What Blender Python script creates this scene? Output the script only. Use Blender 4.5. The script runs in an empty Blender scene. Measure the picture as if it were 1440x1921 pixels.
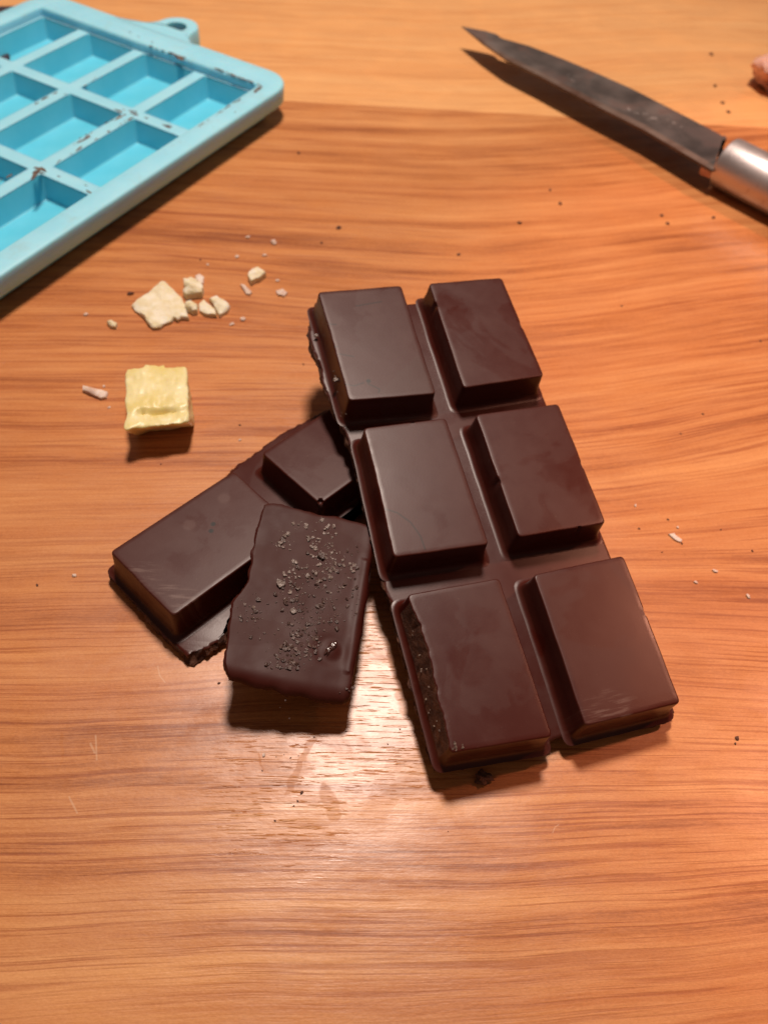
import bpy, bmesh, math, random
from mathutils import Vector, Matrix, noise
random.seed(7)
U = 0.022                      # one working unit (a chocolate square's short side) in metres
R = math.radians
C = bpy.context.scene.collection
scn = bpy.context.scene

# ------------------------------------------------------------------ camera, world, lamps, exposure
CAM_ROT = [[0.998413, -0.033867, -0.044993], [-0.0, 0.798962, -0.601382], [0.056315, 0.600427, 0.797694]]
cam = bpy.data.cameras.new('camera'); cam_ob = bpy.data.objects.new('camera', cam); C.objects.link(cam_ob)
m = Matrix(CAM_ROT).to_4x4(); m.translation = Vector((0, 0, 7.25 * U)); cam_ob.matrix_world = m
cam.sensor_fit = 'VERTICAL'; cam.sensor_height = 24.0; cam.sensor_width = 18.0
cam.lens = 1500 / 1921 * 24
cam.clip_start = 0.005; cam.clip_end = 10
cam.dof.use_dof = True; cam.dof.focus_distance = 7.1 * U; cam.dof.aperture_fstop = 13
scn.camera = cam_ob

world = bpy.data.worlds.new('World'); scn.world = world; world.use_nodes = True
bg = world.node_tree.nodes['Background']
bg.inputs[0].default_value = (0.85, 0.62, 0.50, 1); bg.inputs[1].default_value = 0.13

def lamp(name, kind, loc, target, power, col, **kw):
    l = bpy.data.lights.new(name, kind); l.energy = power; l.color = col
    for k, v in kw.items(): setattr(l, k, v)
    o = bpy.data.objects.new(name, l); C.objects.link(o)
    o.location = Vector(loc) * U
    o.rotation_euler = (Vector(target) - Vector(loc)).to_track_quat('-Z', 'Y').to_euler()
    return o
lamp('ceiling_lamp', 'AREA', (0.5, 18.6, 36.0), (0, 7, 0), 7.6, (1.0, 0.84, 0.73), shape='DISK', size=6.0 * U)
lamp('warm_side_lamp', 'SPOT', (30, 16, 34), (12.6, 7.8, 0), 17.0, (1.0, 0.42, 0.26), spot_size=R(28), spot_blend=0.16, shadow_soft_size=1.2 * U)  # tight cone's edge stands in for the shadow border of an unseen phone

scn.view_settings.view_transform = 'Standard'; scn.view_settings.look = 'None'
scn.view_settings.exposure = 0.05; scn.view_settings.gamma = 1.0

# ------------------------------------------------------------------ traced plan data (working units)
BAR_ORIGIN = [-0.387, 7.473, 1.44]
BAR_ROT = [[0.96319, -0.25263, 0.09187], [0.26372, 0.95428, -0.14071], [-0.05212, 0.15976, 0.98578]]
BLOCKS = {"A": [[-0.031, 0.018], [0.955, 0.012], [0.928, -1.553], [-0.022, -1.513]], "B": [[1.304, 0.01], [2.224, 0.009], [2.243, -1.48], [1.272, -1.52]], "C": [[0.053, -1.881], [0.946, -1.888], [0.953, -3.399], [-0.011, -3.373]], "D": [[1.3, -1.89], [2.271, -1.885], [2.249, -3.381], [1.286, -3.38]], "E": [[0.02, -3.775], [0.937, -3.774], [0.937, -5.309], [0.006, -5.25]], "F": [[1.304, -3.801], [2.287, -3.774], [2.245, -5.281], [1.275, -5.287]]}
BASE = [[0.06, 0.224], [-0.031, 0.1], [-0.112, -0.073], [-0.167, -0.245], [-0.175, -0.467], [-0.138, -0.705], [-0.154, -0.893], [-0.142, -1.119], [-0.112, -1.343], [-0.072, -1.564], [-0.046, -1.813], [-0.039, -2.088], [-0.059, -2.317], [-0.058, -2.577], [-0.057, -2.83], [-0.068, -3.104], [-0.081, -3.311], [-0.081, -3.487], [-0.058, -3.692], [-0.074, -4.022], [-0.07, -4.345], [-0.077, -4.754], [-0.072, -5.099], [-0.052, -5.294], [0.196, -5.312], [0.617, -5.29], [0.954, -5.315], [1.102, -5.278], [1.27, -5.269], [1.413, -5.325], [1.854, -5.345], [2.249, -5.363], [2.311, -5.303], [2.36, -5.3], [2.37, -4.3], [2.36, -3.9], [2.36, -3.6], [2.37, -2.6], [2.36, -2.0], [2.34, -1.7], [2.33, -0.6], [2.31, -0.1], [2.25, 0.03], [1.5, 0.04], [1.3, 0.035], [1.0, 0.035], [0.3, 0.05]]
FRAG_G = [[-2.345, 4.478], [-1.259, 5.566], [-1.619, 3.774]]
FRAG_H = [[-0.969, 5.856], [-0.294, 5.184]]
FRAG_BASE = [[-2.411, 4.545], [-2.413, 4.447], [-2.199, 4.231], [-1.901, 3.903], [-1.656, 3.674], [-1.499, 3.547], [-1.307, 3.644], [-1.178, 3.776], [-1.154, 3.926], [-1.028, 4.083], [-0.922, 4.371], [-0.512, 4.819], [-0.07, 5.248], [0.28, 5.616], [-0.125, 6.934], [-0.306, 6.896], [-0.628, 6.639], [-0.839, 6.48], [-1.036, 6.217], [-1.26, 5.993], [-1.417, 5.771]]
PLATE_ORIGIN = [-0.825, 4.952, 0.78]
PLATE_ROT = [[0.97432, 0.12082, 0.19001], [-0.1053, 0.99038, -0.08978], [-0.19903, 0.06746, 0.97767]]
PLATE_L = [[-0.023, -0.02], [-0.027, -0.285], [-0.03, -0.517], [-0.004, -0.709], [-0.003, -0.926], [-0.086, -1.163], [-0.074, -1.326], [-0.038, -1.647], [-0.016, -1.761], [0.04, -1.875]]
PLATE_R = [[1.143, 0.01], [1.162, -0.05], [1.166, -0.243], [1.164, -0.431], [1.17, -0.674], [1.175, -1.164], [1.16, -1.522], [1.164, -1.822]]
PLATE_T = [[-0.023, -0.02], [0.077, 0.029], [0.324, 0.041], [0.467, 0.023], [0.716, 0.048], [0.972, 0.047], [1.143, 0.01]]
PLATE_B = [[0.04, -1.875], [0.184, -1.878], [0.393, -1.887], [0.574, -1.893], [0.859, -1.897], [1.103, -1.876], [1.164, -1.822]]
SALT_BIG = [[0.31, -0.863], [0.646, -0.463], [0.561, -0.715], [0.488, -1.111], [0.129, -1.158], [0.387, -1.122], [0.564, -1.324], [0.557, -1.604], [0.833, -0.594], [0.841, -0.516], [0.508, -0.463], [0.717, -0.706], [0.24, -0.391], [0.446, -0.65], [0.737, -0.783], [0.756, -1.311]]
SALT_CL = [[0.366, -0.183, 0.06, 8], [0.565, -0.062, 0.0375, 5], [0.244, -0.398, 0.09, 14], [0.604, -0.284, 0.105, 18], [0.694, -0.164, 0.06, 8], [0.718, -0.472, 0.135, 26], [0.824, -0.536, 0.135, 24], [0.455, -0.662, 0.09, 12], [0.382, -0.83, 0.09, 12], [0.738, -0.753, 0.15, 26], [0.54, -0.833, 0.105, 16], [0.423, -0.978, 0.105, 14], [0.595, -0.993, 0.09, 12], [0.462, -1.111, 0.12, 14], [0.825, -1.036, 0.12, 20], [0.776, -1.133, 0.135, 20], [0.61, -1.214, 0.075, 10], [0.107, -1.156, 0.12, 12], [0.141, -1.341, 0.12, 10], [0.632, -1.333, 0.15, 22], [0.744, -1.32, 0.075, 10], [0.612, -1.499, 0.165, 40], [0.555, -1.591, 0.09, 16], [0.984, -0.69, 0.12, 8], [0.979, -0.387, 0.105, 8], [0.979, -0.839, 0.09, 6], [0.374, -1.434, 0.105, 8], [0.408, -1.664, 0.06, 6], [1.024, -1.044, 0.06, 4], [0.709, -1.751, 0.3, 6], [1.142, -1.733, 0.0375, 5]]
DENT = [0.902, -1.419]
MOULD = [-3.806, 13.256, 59.4]
CHUNK = [[-2.743, 7.176], [-2.012, 7.268], [-1.858, 6.345], [-2.542, 6.193]]
EDGE = [[1.937, 17.395], [2.149, 17.351], [2.411, 17.266], [2.637, 17.152], [2.687, 16.991], [3.23, 16.711], [3.85, 16.222], [4.432, 15.704], [4.994, 15.164], [5.507, 14.564], [6.168, 13.787], [6.301, 13.602]]
SPINE = [[1.937, 17.395], [2.322, 16.659], [2.715, 16.031], [3.306, 15.395], [4.039, 14.551], [4.901, 13.633], [5.519, 12.809], [5.806, 12.425]]
NOTCH = [[6.296, 13.584], [6.316, 13.479], [6.205, 13.379], [6.144, 13.215], [6.165, 13.079], [6.256, 13.002]]
HANDLE_A = [6.155, 12.689]
PINK = [7.77, 16.186]
DARK = [[-8.482, 17.549], [-7.005, 17.795]]
FLAKE = [[-3.042, 8.82], [-2.905, 9.036], [-2.776, 9.256], [-2.724, 9.372], [-2.688, 9.375], [-2.523, 9.17], [-2.393, 9.028], [-2.307, 8.817], [-2.236, 8.603], [-2.341, 8.603], [-2.38, 8.557], [-2.433, 8.597], [-2.468, 8.523], [-2.541, 8.475], [-2.585, 8.394], [-2.674, 8.381], [-2.755, 8.453], [-2.824, 8.581], [-2.894, 8.648], [-2.979, 8.733]]
LUMPS = [[[[-2.419, 9.381], [-2.332, 9.458], [-2.243, 9.433], [-2.214, 9.279], [-2.384, 9.228]], 0.14], [[[-2.396, 9.15], [-2.304, 9.265], [-2.167, 9.321], [-2.118, 9.228], [-2.124, 9.094], [-2.343, 9.032]], 0.18], [[[-2.284, 9.549], [-2.228, 9.594], [-2.157, 9.519], [-2.151, 9.381], [-2.226, 9.395]], 0.06], [[[-2.331, 8.92], [-2.26, 8.952], [-2.152, 8.866], [-2.139, 8.738], [-2.197, 8.716], [-2.304, 8.8]], 0.12], [[[-2.146, 8.904], [-2.087, 9.002], [-2.016, 8.913], [-1.908, 8.809], [-1.868, 8.684], [-2.011, 8.692], [-2.116, 8.776]], 0.16], [[[-2.019, 9.025], [-1.919, 9.089], [-1.786, 8.985], [-1.708, 8.89], [-1.751, 8.783], [-1.833, 8.686], [-1.896, 8.81], [-1.945, 8.918]], 0.18], [[[-1.535, 9.534], [-1.496, 9.69], [-1.423, 9.761], [-1.285, 9.625], [-1.355, 9.52], [-1.481, 9.411]], 0.14], [[[-1.626, 9.393], [-1.577, 9.396], [-1.451, 9.238], [-1.47, 9.179], [-1.533, 9.205]], 0.05], [[[-1.115, 9.301], [-1.033, 9.347], [-0.954, 9.274], [-0.997, 9.194], [-1.083, 9.207]], 0.05], [[[-3.349, 7.251], [-3.258, 7.225], [-3.123, 7.193], [-3.027, 7.162], [-3.023, 7.071], [-3.081, 7.044], [-3.211, 7.106], [-3.331, 7.169]], 0.07], [[[-3.296, 8.454], [-3.244, 8.482], [-3.158, 8.434], [-3.163, 8.364], [-3.245, 8.376]], 0.08]]
PALE = [[-1.751, 10.07, 6], [-1.358, 10.127, 6], [-1.251, 10.452, 9], [-1.644, 10.555, 6], [-1.518, 8.672, 8], [-1.657, 8.563, 6], [-1.124, 9.552, 5], [-3.099, 7.287, 4], [3.784, 5.383, 4], [3.349, 5.68, 4], [4.073, 4.798, 6], [3.82, 4.643, 5], [4.36, 4.486, 6], [-2.828, 4.495, 6], [-3.625, 8.627, 6], [-2.966, 6.924, 4], [-1.325, 6.471, 4], [-2.149, 9.847, 4], [3.712, 5.282, 5], [-0.693, 2.631, 5], [-0.938, 4.43, 3]]
LONGPALE = [[3.649, 5.28], [3.707, 5.29], [3.797, 5.197], [3.772, 5.167], [3.699, 5.201]]
DARKS = [[-3.111, 9.107, 9], [-2.271, 9.952, 4], [-0.291, 10.917, 8], [-0.535, 10.511, 5], [1.54, 10.384, 6], [-0.646, 7.836, 4], [-1.351, 6.715, 4], [-2.193, 6.052, 3], [7.287, 17.781, 6], [7.009, 16.367, 6], [6.98, 15.672, 6], [7.004, 15.322, 6], [3.292, 11.893, 7], [2.561, 11.29, 7], [4.938, 11.704, 6], [4.988, 11.484, 6], [5.803, 11.719, 6], [3.174, 12.289, 5], [3.783, 5.159, 4], [3.696, 5.493, 4], [3.329, 5.349, 4], [4.288, 5.373, 3], [4.578, 5.088, 4], [4.527, 7.222, 4], [4.157, 6.859, 3], [3.849, 9.345, 4], [3.529, 5.033, 3], [-1.186, 3.325, 5], [-3.178, 4.365, 5], [0.053, 2.871, 3], [0.444, 2.756, 3], [0.56, 2.903, 3], [-0.244, 2.808, 3], [-0.326, 2.294, 6], [-0.448, 2.607, 3], [-0.694, 2.484, 3], [-0.543, 2.046, 4], [-0.359, 2.219, 4], [-0.389, 2.176, 3], [3.803, 2.886, 7], [3.773, 2.832, 4], [-0.4, 3.413, 3], [6.547, 13.053, 3], [-1.04, 13.016, 6], [-0.376, 2.628, 2], [-0.508, 2.635, 2], [-0.58, 2.614, 2], [0.971, 1.979, 2], [5.717, 8.706, 4]]
BIGCRUMB = [1.317, 2.444]
MARKS_BAR = {"A": {"lines": [[[0.009, -0.89], [0.158, -0.946]], [[0.001, -0.463], [0.065, -0.478]], [[-0.033, -0.78], [0.014, -0.785]], [[-0.014, -1.302], [0.078, -1.336], [0.185, -1.308]], [[0.228, -1.328], [0.337, -1.414], [0.316, -1.454]], [[0.356, -0.235], [0.66, -0.204]]], "dark": [[0.242, -1.294]], "film": [[0.908, -1.6]]}, "C": {"lines": [[[0.032, -2.85], [0.142, -2.911], [0.246, -3.037], [0.302, -3.196], [0.31, -3.343]]]}, "B": {"red": [[1.432, -0.239], [1.497, -0.573]]}, "D": {"red": [[2.535, -2.913]]}, "F": {"red": [[2.473, -4.977]], "smudge": [[1.386, -5.233], [1.628, -5.235]]}, "E": {"red": [[0.393, -4.553], [0.656, -4.135]]}}
MARKS_G = {"pale": [[-1.312, 5.197], [-1.623, 4.836]], "dark": [[-1.381, 4.859], [-1.391, 4.771]], "smudge": [[-1.948, 4.222], [-1.741, 4.064], [-1.57, 3.951]]}
WOOD_MARKS = [[[[-0.439, 2.34], [-0.343, 2.569], [-0.236, 2.762]], 0.035], [[[-0.142, 2.331], [-0.025, 2.123]], 0.07], [[[-2.508, 2.477], [-2.54, 2.773]], 0.015], [[[0.49, 3.787], [0.614, 3.107]], 0.06], [[[-0.708, 2.636], [-0.675, 2.489]], 0.012]]
WOOD_PALE = [[[[1.899, 1.984], [1.924, 2.03], [1.961, 2.054]], 0.006], [[[-1.799, 3.488], [-1.762, 3.387], [-1.7, 3.322]], 0.008], [[[-2.274, 2.703], [-2.218, 2.62]], 0.012], [[[-2.243, 2.779], [-2.186, 2.557]], 0.01], [[[-2.354, 2.221], [-2.254, 2.086]], 0.01]]

# ------------------------------------------------------------------ node helpers
class NT:
    def __init__(s, name):
        s.mat = bpy.data.materials.new(name); s.mat.use_nodes = True
        s.t = s.mat.node_tree; s.b = s.t.nodes['Principled BSDF']
        tc = s.t.nodes.new('ShaderNodeTexCoord')
        mp = s.t.nodes.new('ShaderNodeVectorMath'); mp.operation = 'SCALE'; mp.inputs['Scale'].default_value = 1 / U
        s.t.links.new(tc.outputs['Object'], mp.inputs[0]); s.co = mp.outputs[0]
    def n(s, t): return s.t.nodes.new(t)
    def link(s, a, b): s.t.links.new(a, b)
    def put(s, sock, v):
        if isinstance(v, (int, float)): sock.default_value = v
        elif isinstance(v, (tuple, list)): sock.default_value = tuple(v) if len(v) == len(sock.default_value) else tuple(v) + (1,)
        else: s.link(v, sock)
    def math(s, op, a, b=0.0, c=None, clamp=False):
        x = s.n('ShaderNodeMath'); x.operation = op; x.use_clamp = clamp
        s.put(x.inputs[0], a); s.put(x.inputs[1], b)
        if c is not None: s.put(x.inputs[2], c)
        return x.outputs[0]
    def sep(s, v):
        x = s.n('ShaderNodeSeparateXYZ'); s.link(v, x.inputs[0]); return x.outputs
    def comb(s, x, y, z=0.0):
        k = s.n('ShaderNodeCombineXYZ'); s.put(k.inputs[0], x); s.put(k.inputs[1], y); s.put(k.inputs[2], z); return k.outputs[0]
    def scale(s, v, sc, off=(0, 0, 0), rot=0.0):
        k = s.n('ShaderNodeMapping'); s.link(v, k.inputs[0]); k.inputs['Scale'].default_value = sc
        k.inputs['Location'].default_value = off; k.inputs['Rotation'].default_value = (0, 0, rot); return k.outputs[0]
    def noise(s, v, sc=1.0, det=4, rough=0.55, dist=0.0):
        k = s.n('ShaderNodeTexNoise'); s.link(v, k.inputs['Vector']); k.inputs['Scale'].default_value = sc
        k.inputs['Detail'].default_value = det; k.inputs['Roughness'].default_value = rough; k.inputs['Distortion'].default_value = dist
        return k.outputs[0]
    def ramp(s, f, lo, hi, a=0.0, b=1.0, smooth=True):
        k = s.n('ShaderNodeMapRange'); k.interpolation_type = 'SMOOTHSTEP' if smooth else 'LINEAR'
        s.put(k.inputs[0], f); k.inputs[1].default_value = lo; k.inputs[2].default_value = hi
        k.inputs[3].default_value = a; k.inputs[4].default_value = b; return k.outputs[0]
    def mix(s, f, a, b, mode='MIX'):
        k = s.n('ShaderNodeMix'); k.data_type = 'RGBA'; k.blend_type = mode
        s.put(k.inputs[0], f); s.put(k.inputs[6], a); s.put(k.inputs[7], b); return k.outputs[2]
    def spot(s, v, c, r, soft=0.5):
        """1 inside a disc of radius r round c, fading out"""
        k = s.n('ShaderNodeVectorMath'); k.operation = 'DISTANCE'; s.link(v, k.inputs[0]); k.inputs[1].default_value = c
        return s.ramp(k.outputs['Value'], r * (1 - soft), r, 1.0, 0.0)
    def path(s, x, y, L, w0, w1):
        """1 on the polyline L, 0 farther off than w1"""
        out = None
        for p, q in zip(L, L[1:]):
            dx, dy = q[0] - p[0], q[1] - p[1]; ln = math.hypot(dx, dy); dx /= ln; dy /= ln
            rx = s.math('SUBTRACT', x, p[0]); ry = s.math('SUBTRACT', y, p[1])
            al = s.math('ADD', s.math('MULTIPLY', rx, dx), s.math('MULTIPLY', ry, dy))
            al = s.math('MINIMUM', s.math('MAXIMUM', al, 0.0), ln)
            ex = s.math('SUBTRACT', rx, s.math('MULTIPLY', al, dx)); ey = s.math('SUBTRACT', ry, s.math('MULTIPLY', al, dy))
            d = s.math('SQRT', s.math('ADD', s.math('MULTIPLY', ex, ex), s.math('MULTIPLY', ey, ey)))
            d = s.ramp(d, w0, w1, 1.0, 0.0); out = d if out is None else s.math('MAXIMUM', out, d)
        return out
    def bump(s, h, strength=0.3, dist=0.01, prev=None):
        k = s.n('ShaderNodeBump'); s.link(h, k.inputs['Height']); k.inputs['Strength'].default_value = strength
        k.inputs['Distance'].default_value = dist * U
        if prev: s.link(prev, k.inputs['Normal'])
        return k.outputs[0]
    def set(s, **kw):
        names = dict(color='Base Color', rough='Roughness', metal='Metallic', normal='Normal', spec='Specular IOR Level', coat='Coat Weight', coatr='Coat Roughness',
                     sss='Subsurface Weight', sssr='Subsurface Radius', ssss='Subsurface Scale', aniso='Anisotropic', coatn='Coat Normal')
        for k, v in kw.items(): s.put(s.b.inputs[names[k]], v)
        return s.mat

def wood_material(name, light, mid, dark, seed, contrast=1.0, near=False):
    t = NT(name); x, y, z = t.sep(t.co)
    # grain coordinate: the fibre runs along x, bends slowly, and arches in the right of the board
    big = t.noise(t.comb(t.math('MULTIPLY', x, 0.085), t.math('MULTIPLY', y, 0.16), seed), 1.0, 1, 0.4)
    med = t.noise(t.comb(t.math('MULTIPLY', x, 0.30), t.math('MULTIPLY', y, 0.5), seed + 3), 1.0, 2, 0.5)
    arch = t.math('MULTIPLY', t.ramp(x, 1.0, 9.0), t.math('MULTIPLY', t.ramp(y, 3.0, 7.5), 1.5))
    g = t.math('ADD', y, t.math('MULTIPLY', t.math('SUBTRACT', big, 0.5), 1.1))
    g = t.math('ADD', g, t.math('MULTIPLY', t.math('SUBTRACT', med, 0.5), 0.20))
    g = t.math('SUBTRACT', g, arch)
    # near the front edge the lines fan: falling on the left, rising on the right
    g = t.math('SUBTRACT', g, t.math('MULTIPLY', t.ramp(y, 0.3, 4.0, 1.0, 0.0), t.math('MULTIPLY', t.math('MULTIPLY', x, x), t.ramp(x, -1.0, 1.0, -0.006, 0.022))))
    def gv(ax, ay, off=0.0): return t.comb(t.math('MULTIPLY', x, ax), t.math('MULTIPLY', g, ay), seed * 1.7 + off)
    n1 = t.noise(gv(0.09, 0.9), 1.0, 3, 0.5)                 # broad soft bands
    fr = t.noise(gv(0.19, 4.6, 5), 1.0, 9, 0.72)             # growth lines down to hair width
    fb = t.noise(gv(1.6, 44.0, 13), 1.0, 4, 0.65)            # fibre
    fleck = t.noise(t.scale(t.co, (16, 48, 16)), 1.0, 2, 0.5)
    blotch = t.noise(t.comb(t.math('MULTIPLY', x, 0.45), t.math('MULTIPLY', y, 1.2), seed + 21), 1.0, 5, 0.6)
    f = t.math('MULTIPLY', n1, 0.36); f = t.math('ADD', f, t.math('MULTIPLY', fr, 0.95)); f = t.math('ADD', f, t.math('MULTIPLY', blotch, 0.24))
    f = t.math('ADD', f, t.math('MULTIPLY', fb, 0.22)); f = t.math('ADD', f, t.math('MULTIPLY', fleck, 0.15))
    f = t.ramp(f, 0.955 - 0.235 / contrast, 0.955 + 0.205 / contrast, 0.0, 1.0, smooth=False)
    cr = t.n('ShaderNodeValToRGB'); t.link(f, cr.inputs[0]); e = cr.color_ramp.elements
    e[0].position = 0.0; e[0].color = dark + (1,); e[1].position = 1.0; e[1].color = light + (1,)
    k = e.new(0.45); k.color = mid + (1,)
    col = cr.outputs[0]
    redd = t.ramp(t.noise(gv(0.05, 0.6, 65), 1.0, 3, 0.6), 0.46, 0.68)
    col = t.mix(t.math('MULTIPLY', redd, 0.28), col, tuple(c * k for c, k in zip(mid, (0.98, 0.80, 0.75))))
    # fine dark vessel lines, denser in some bands
    p1 = t.ramp(t.noise(gv(0.30, 12.0, 31), 1.0, 4, 0.6), 0.55, 0.68)
    p2 = t.ramp(t.noise(gv(0.50, 36.0, 37), 1.0, 3, 0.55), 0.53, 0.64)
    dens = t.ramp(t.noise(gv(0.16, 0.8, 41), 1.0, 3, 0.55), 0.36, 0.60, 0.25, 1.0)
    dash = t.math('MULTIPLY', t.math('MAXIMUM', t.math('MULTIPLY', p1, 0.75), t.math('MULTIPLY', p2, 0.8)), dens)
    col = t.mix(t.math('MULTIPLY', dash, 0.85 * contrast), col, (0.60, 0.40, 0.30), 'MULTIPLY')
    st = t.ramp(t.noise(t.scale(t.co, (0.5, 0.8, 1), (4, seed, 0)), 1.0, 5, 0.6), 0.60, 0.80)
    col = t.mix(t.math('MULTIPLY', st, 0.5), col, (0.72, 0.60, 0.52), 'MULTIPLY')
    grit = t.ramp(t.noise(t.scale(t.co, (34, 90, 34)), 1.0, 3, 0.7), 0.34, 0.66, 0.0, 1.0)
    col = t.mix(t.math('MULTIPLY', grit, 0.34), col, (0.66, 0.58, 0.52), 'MULTIPLY')
    # varnish: patchy gloss, fine crossing scratches where food gets cut
    ro = t.noise(t.scale(t.co, (1.2, 1.5, 1)), 1.0, 5, 0.65)
    worn = t.math('MAXIMUM', t.spot(t.co, (0.5, 3.4, 0), 1.5, 0.8), t.spot(t.co, (-0.5, 2.3, 0), 0.9, 0.9))
    sc = None
    for i, a in enumerate((0.5, 1.35, 2.2, 2.75)):
        q = t.noise(t.scale(t.co, (2.2, 46.0, 1), (i * 3.1, 0, i), a), 1.0, 2, 0.5, 0.35)
        q = t.ramp(q, 0.64, 0.70)
        sc = q if sc is None else t.math('MAXIMUM', sc, q)
    scm = t.math('MULTIPLY', sc, worn)
    gl = t.ramp(t.noise(t.scale(t.co, (0.8, 1.1, 1), (2, 5, 0)), 1.3, 6, 0.65, 0.5), 0.34, 0.60, 0.32, 0.85)
    if near:
        wn = t.n('ShaderNodeTexNoise'); wn.inputs['Scale'].default_value = 5.0; wn.inputs['Detail'].default_value = 4; t.link(t.co, wn.inputs['Vector'])
        wx, wy, wz = t.sep(wn.outputs['Color']); x0_, y0_ = x, y
        x = t.math('ADD', x, t.math('MULTIPLY', t.math('SUBTRACT', wx, 0.5), 0.20)); y = t.math('ADD', y, t.math('MULTIPLY', t.math('SUBTRACT', wy, 0.5), 0.20))
        for P, wd in WOOD_MARKS:
            m_ = t.math('MULTIPLY', t.path(x, y, P, wd * 0.6, wd * 1.15), t.ramp(ro, 0.25, 0.55, 0.5, 1.0))
            gl = t.math('MULTIPLY', gl, t.ramp(m_, 0, 1, 1.0, 0.45)); col = t.mix(t.math('MULTIPLY', m_, 0.05), col, (0.45, 0.18, 0.07))
        for P, wd in WOOD_PALE:
            col = t.mix(t.math('MULTIPLY', t.path(x0_, y0_, P, wd * 0.3, wd * 1.2), 0.30), col, (0.75, 0.52, 0.34))
    rough = t.math('ADD', t.ramp(ro, 0.3, 0.7, 0.34, 0.48), t.math('MULTIPLY', dash, 0.1))
    b = t.bump(fb, 0.14, 0.02)
    b = t.bump(t.math('MULTIPLY', dash, -1.0), 0.25, 0.012, b)
    b = t.bump(t.noise(t.scale(t.co, (22, 60, 22)), 1.0, 3, 0.6), 0.14, 0.012, b)
    b = t.bump(t.noise(t.scale(t.co, (3, 6, 3)), 1.6, 3, 0.6), 0.16, 0.03, b)
    b = t.bump(scm, 0.6, 0.012, b)
    cb = t.bump(t.noise(t.scale(t.co, (2, 4, 3)), 1.6, 4, 0.6), 0.09, 0.03)
    cb = t.bump(fb, 0.05, 0.02, cb)
    cb = t.bump(scm, 0.6, 0.010, cb)
    col = t.mix(t.math('MULTIPLY', scm, 0.15), col, (0.66, 0.42, 0.22))
    return t.set(color=col, rough=rough, normal=b, spec=0.20, coat=gl, coatr=0.29, coatn=cb)

def chocolate_material(name, seed, tint=1.0, bloom=0.6, marks=None, rough0=0.32, spec=0.30):
    t = NT(name); x, y, z = t.sep(t.co); flat = t.comb(x, y, 0.0)
    a = t.noise(t.scale(t.co, (1, 1, 1), (seed, 0, seed)), 0.9, 5, 0.55, 0.6)
    patch = t.ramp(a, 0.50, 0.53)                          # films with a fairly sharp edge
    c2 = t.noise(t.scale(t.co, (1, 1, 1), (0, seed, 2)), 2.3, 6, 0.65, 0.3)
    base = t.mix(t.ramp(c2, 0.35, 0.68), (0.052 * tint, 0.0062 * tint, 0.0030 * tint), (0.060 * tint, 0.0108 * tint, 0.0064 * tint))
    base = t.mix(t.math('MULTIPLY', patch, 0.30 * bloom), base, (0.068 * tint, 0.026 * tint, 0.021 * tint))
    spk = t.ramp(t.noise(t.co, 34.0, 2, 0.5), 0.72, 0.76)
    base = t.mix(t.math('MULTIPLY', spk, 0.22), base, (0.18, 0.11, 0.08))
    rough = t.math('ADD', t.ramp(c2, 0.3, 0.7, rough0, rough0 + 0.05), t.math('MULTIPLY', patch, 0.035))
    mk = marks or {}
    edge = t.math('MULTIPLY', t.math('SUBTRACT', t.noise(t.co, 2.2, 5, 0.6), 0.5), 0.55)
    def blot(c, r, soft):
        k = t.n('ShaderNodeVectorMath'); k.operation = 'DISTANCE'; t.link(flat, k.inputs[0]); k.inputs[1].default_value = (c[0], c[1], 0)
        return t.ramp(t.math('ADD', k.outputs['Value'], edge), r * (1 - soft), r, 1.0, 0.0)
    for c in mk.get('red', []):  # on squares D and F this paints the warm light's reddening into the colour
        m_ = blot(c, mk.get('red_r', 0.5), 0.35)
        base = t.mix(t.math('MULTIPLY', m_, 0.35), base, (0.056, 0.0065, 0.0030)); rough = t.math('SUBTRACT', rough, t.math('MULTIPLY', m_, 0.05))
    for c in mk.get('film', []):
        base = t.mix(t.math('MULTIPLY', blot(c, 0.55, 0.04), 0.45), base, (0.060, 0.021, 0.015))
    for c in mk.get('pale', []):
        base = t.mix(t.math('MULTIPLY', t.spot(flat, (c[0], c[1], 0), 0.085, 0.5), 0.35), base, (0.12, 0.06, 0.05))
    for c in mk.get('smudge', []):
        st = t.ramp(t.noise(t.scale(flat, (3, 34, 1), (0, 0, 0), 0.9), 1.0, 4, 0.6), 0.48, 0.62)
        base = t.mix(t.math('MULTIPLY', t.math('MULTIPLY', blot(c, 0.22, 0.8), st), 0.55), base, (0.15, 0.085, 0.07))
    for c in mk.get('dark', []):
        base = t.mix(t.spot(flat, (c[0], c[1], 0), 0.032, 0.4), base, (0.006, 0.002, 0.001))
    for L in mk.get('lines', []):
        base = t.mix(t.math('MULTIPLY', t.path(x, y, L, 0.004, 0.014), 0.8), base, (0.016, 0.0035, 0.002))
    b = t.bump(t.noise(t.co, 1.6, 2, 0.5), 0.05, 0.05)
    b = t.bump(t.noise(t.co, 60.0, 3, 0.6), 0.08, 0.005, b)
    return t.set(color=base, rough=rough, normal=b, spec=spec)

def broken_material():
    t = NT('broken_chocolate')
    a = t.noise(t.co, 9.0, 6, 0.7)
    col = t.mix(t.ramp(a, 0.35, 0.7), (0.045, 0.012, 0.006), (0.15, 0.058, 0.030))
    b = t.bump(t.noise(t.co, 14.0, 6, 0.7), 0.9, 0.06)
    return t.set(color=col, rough=0.62, normal=b, spec=0.35)

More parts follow.
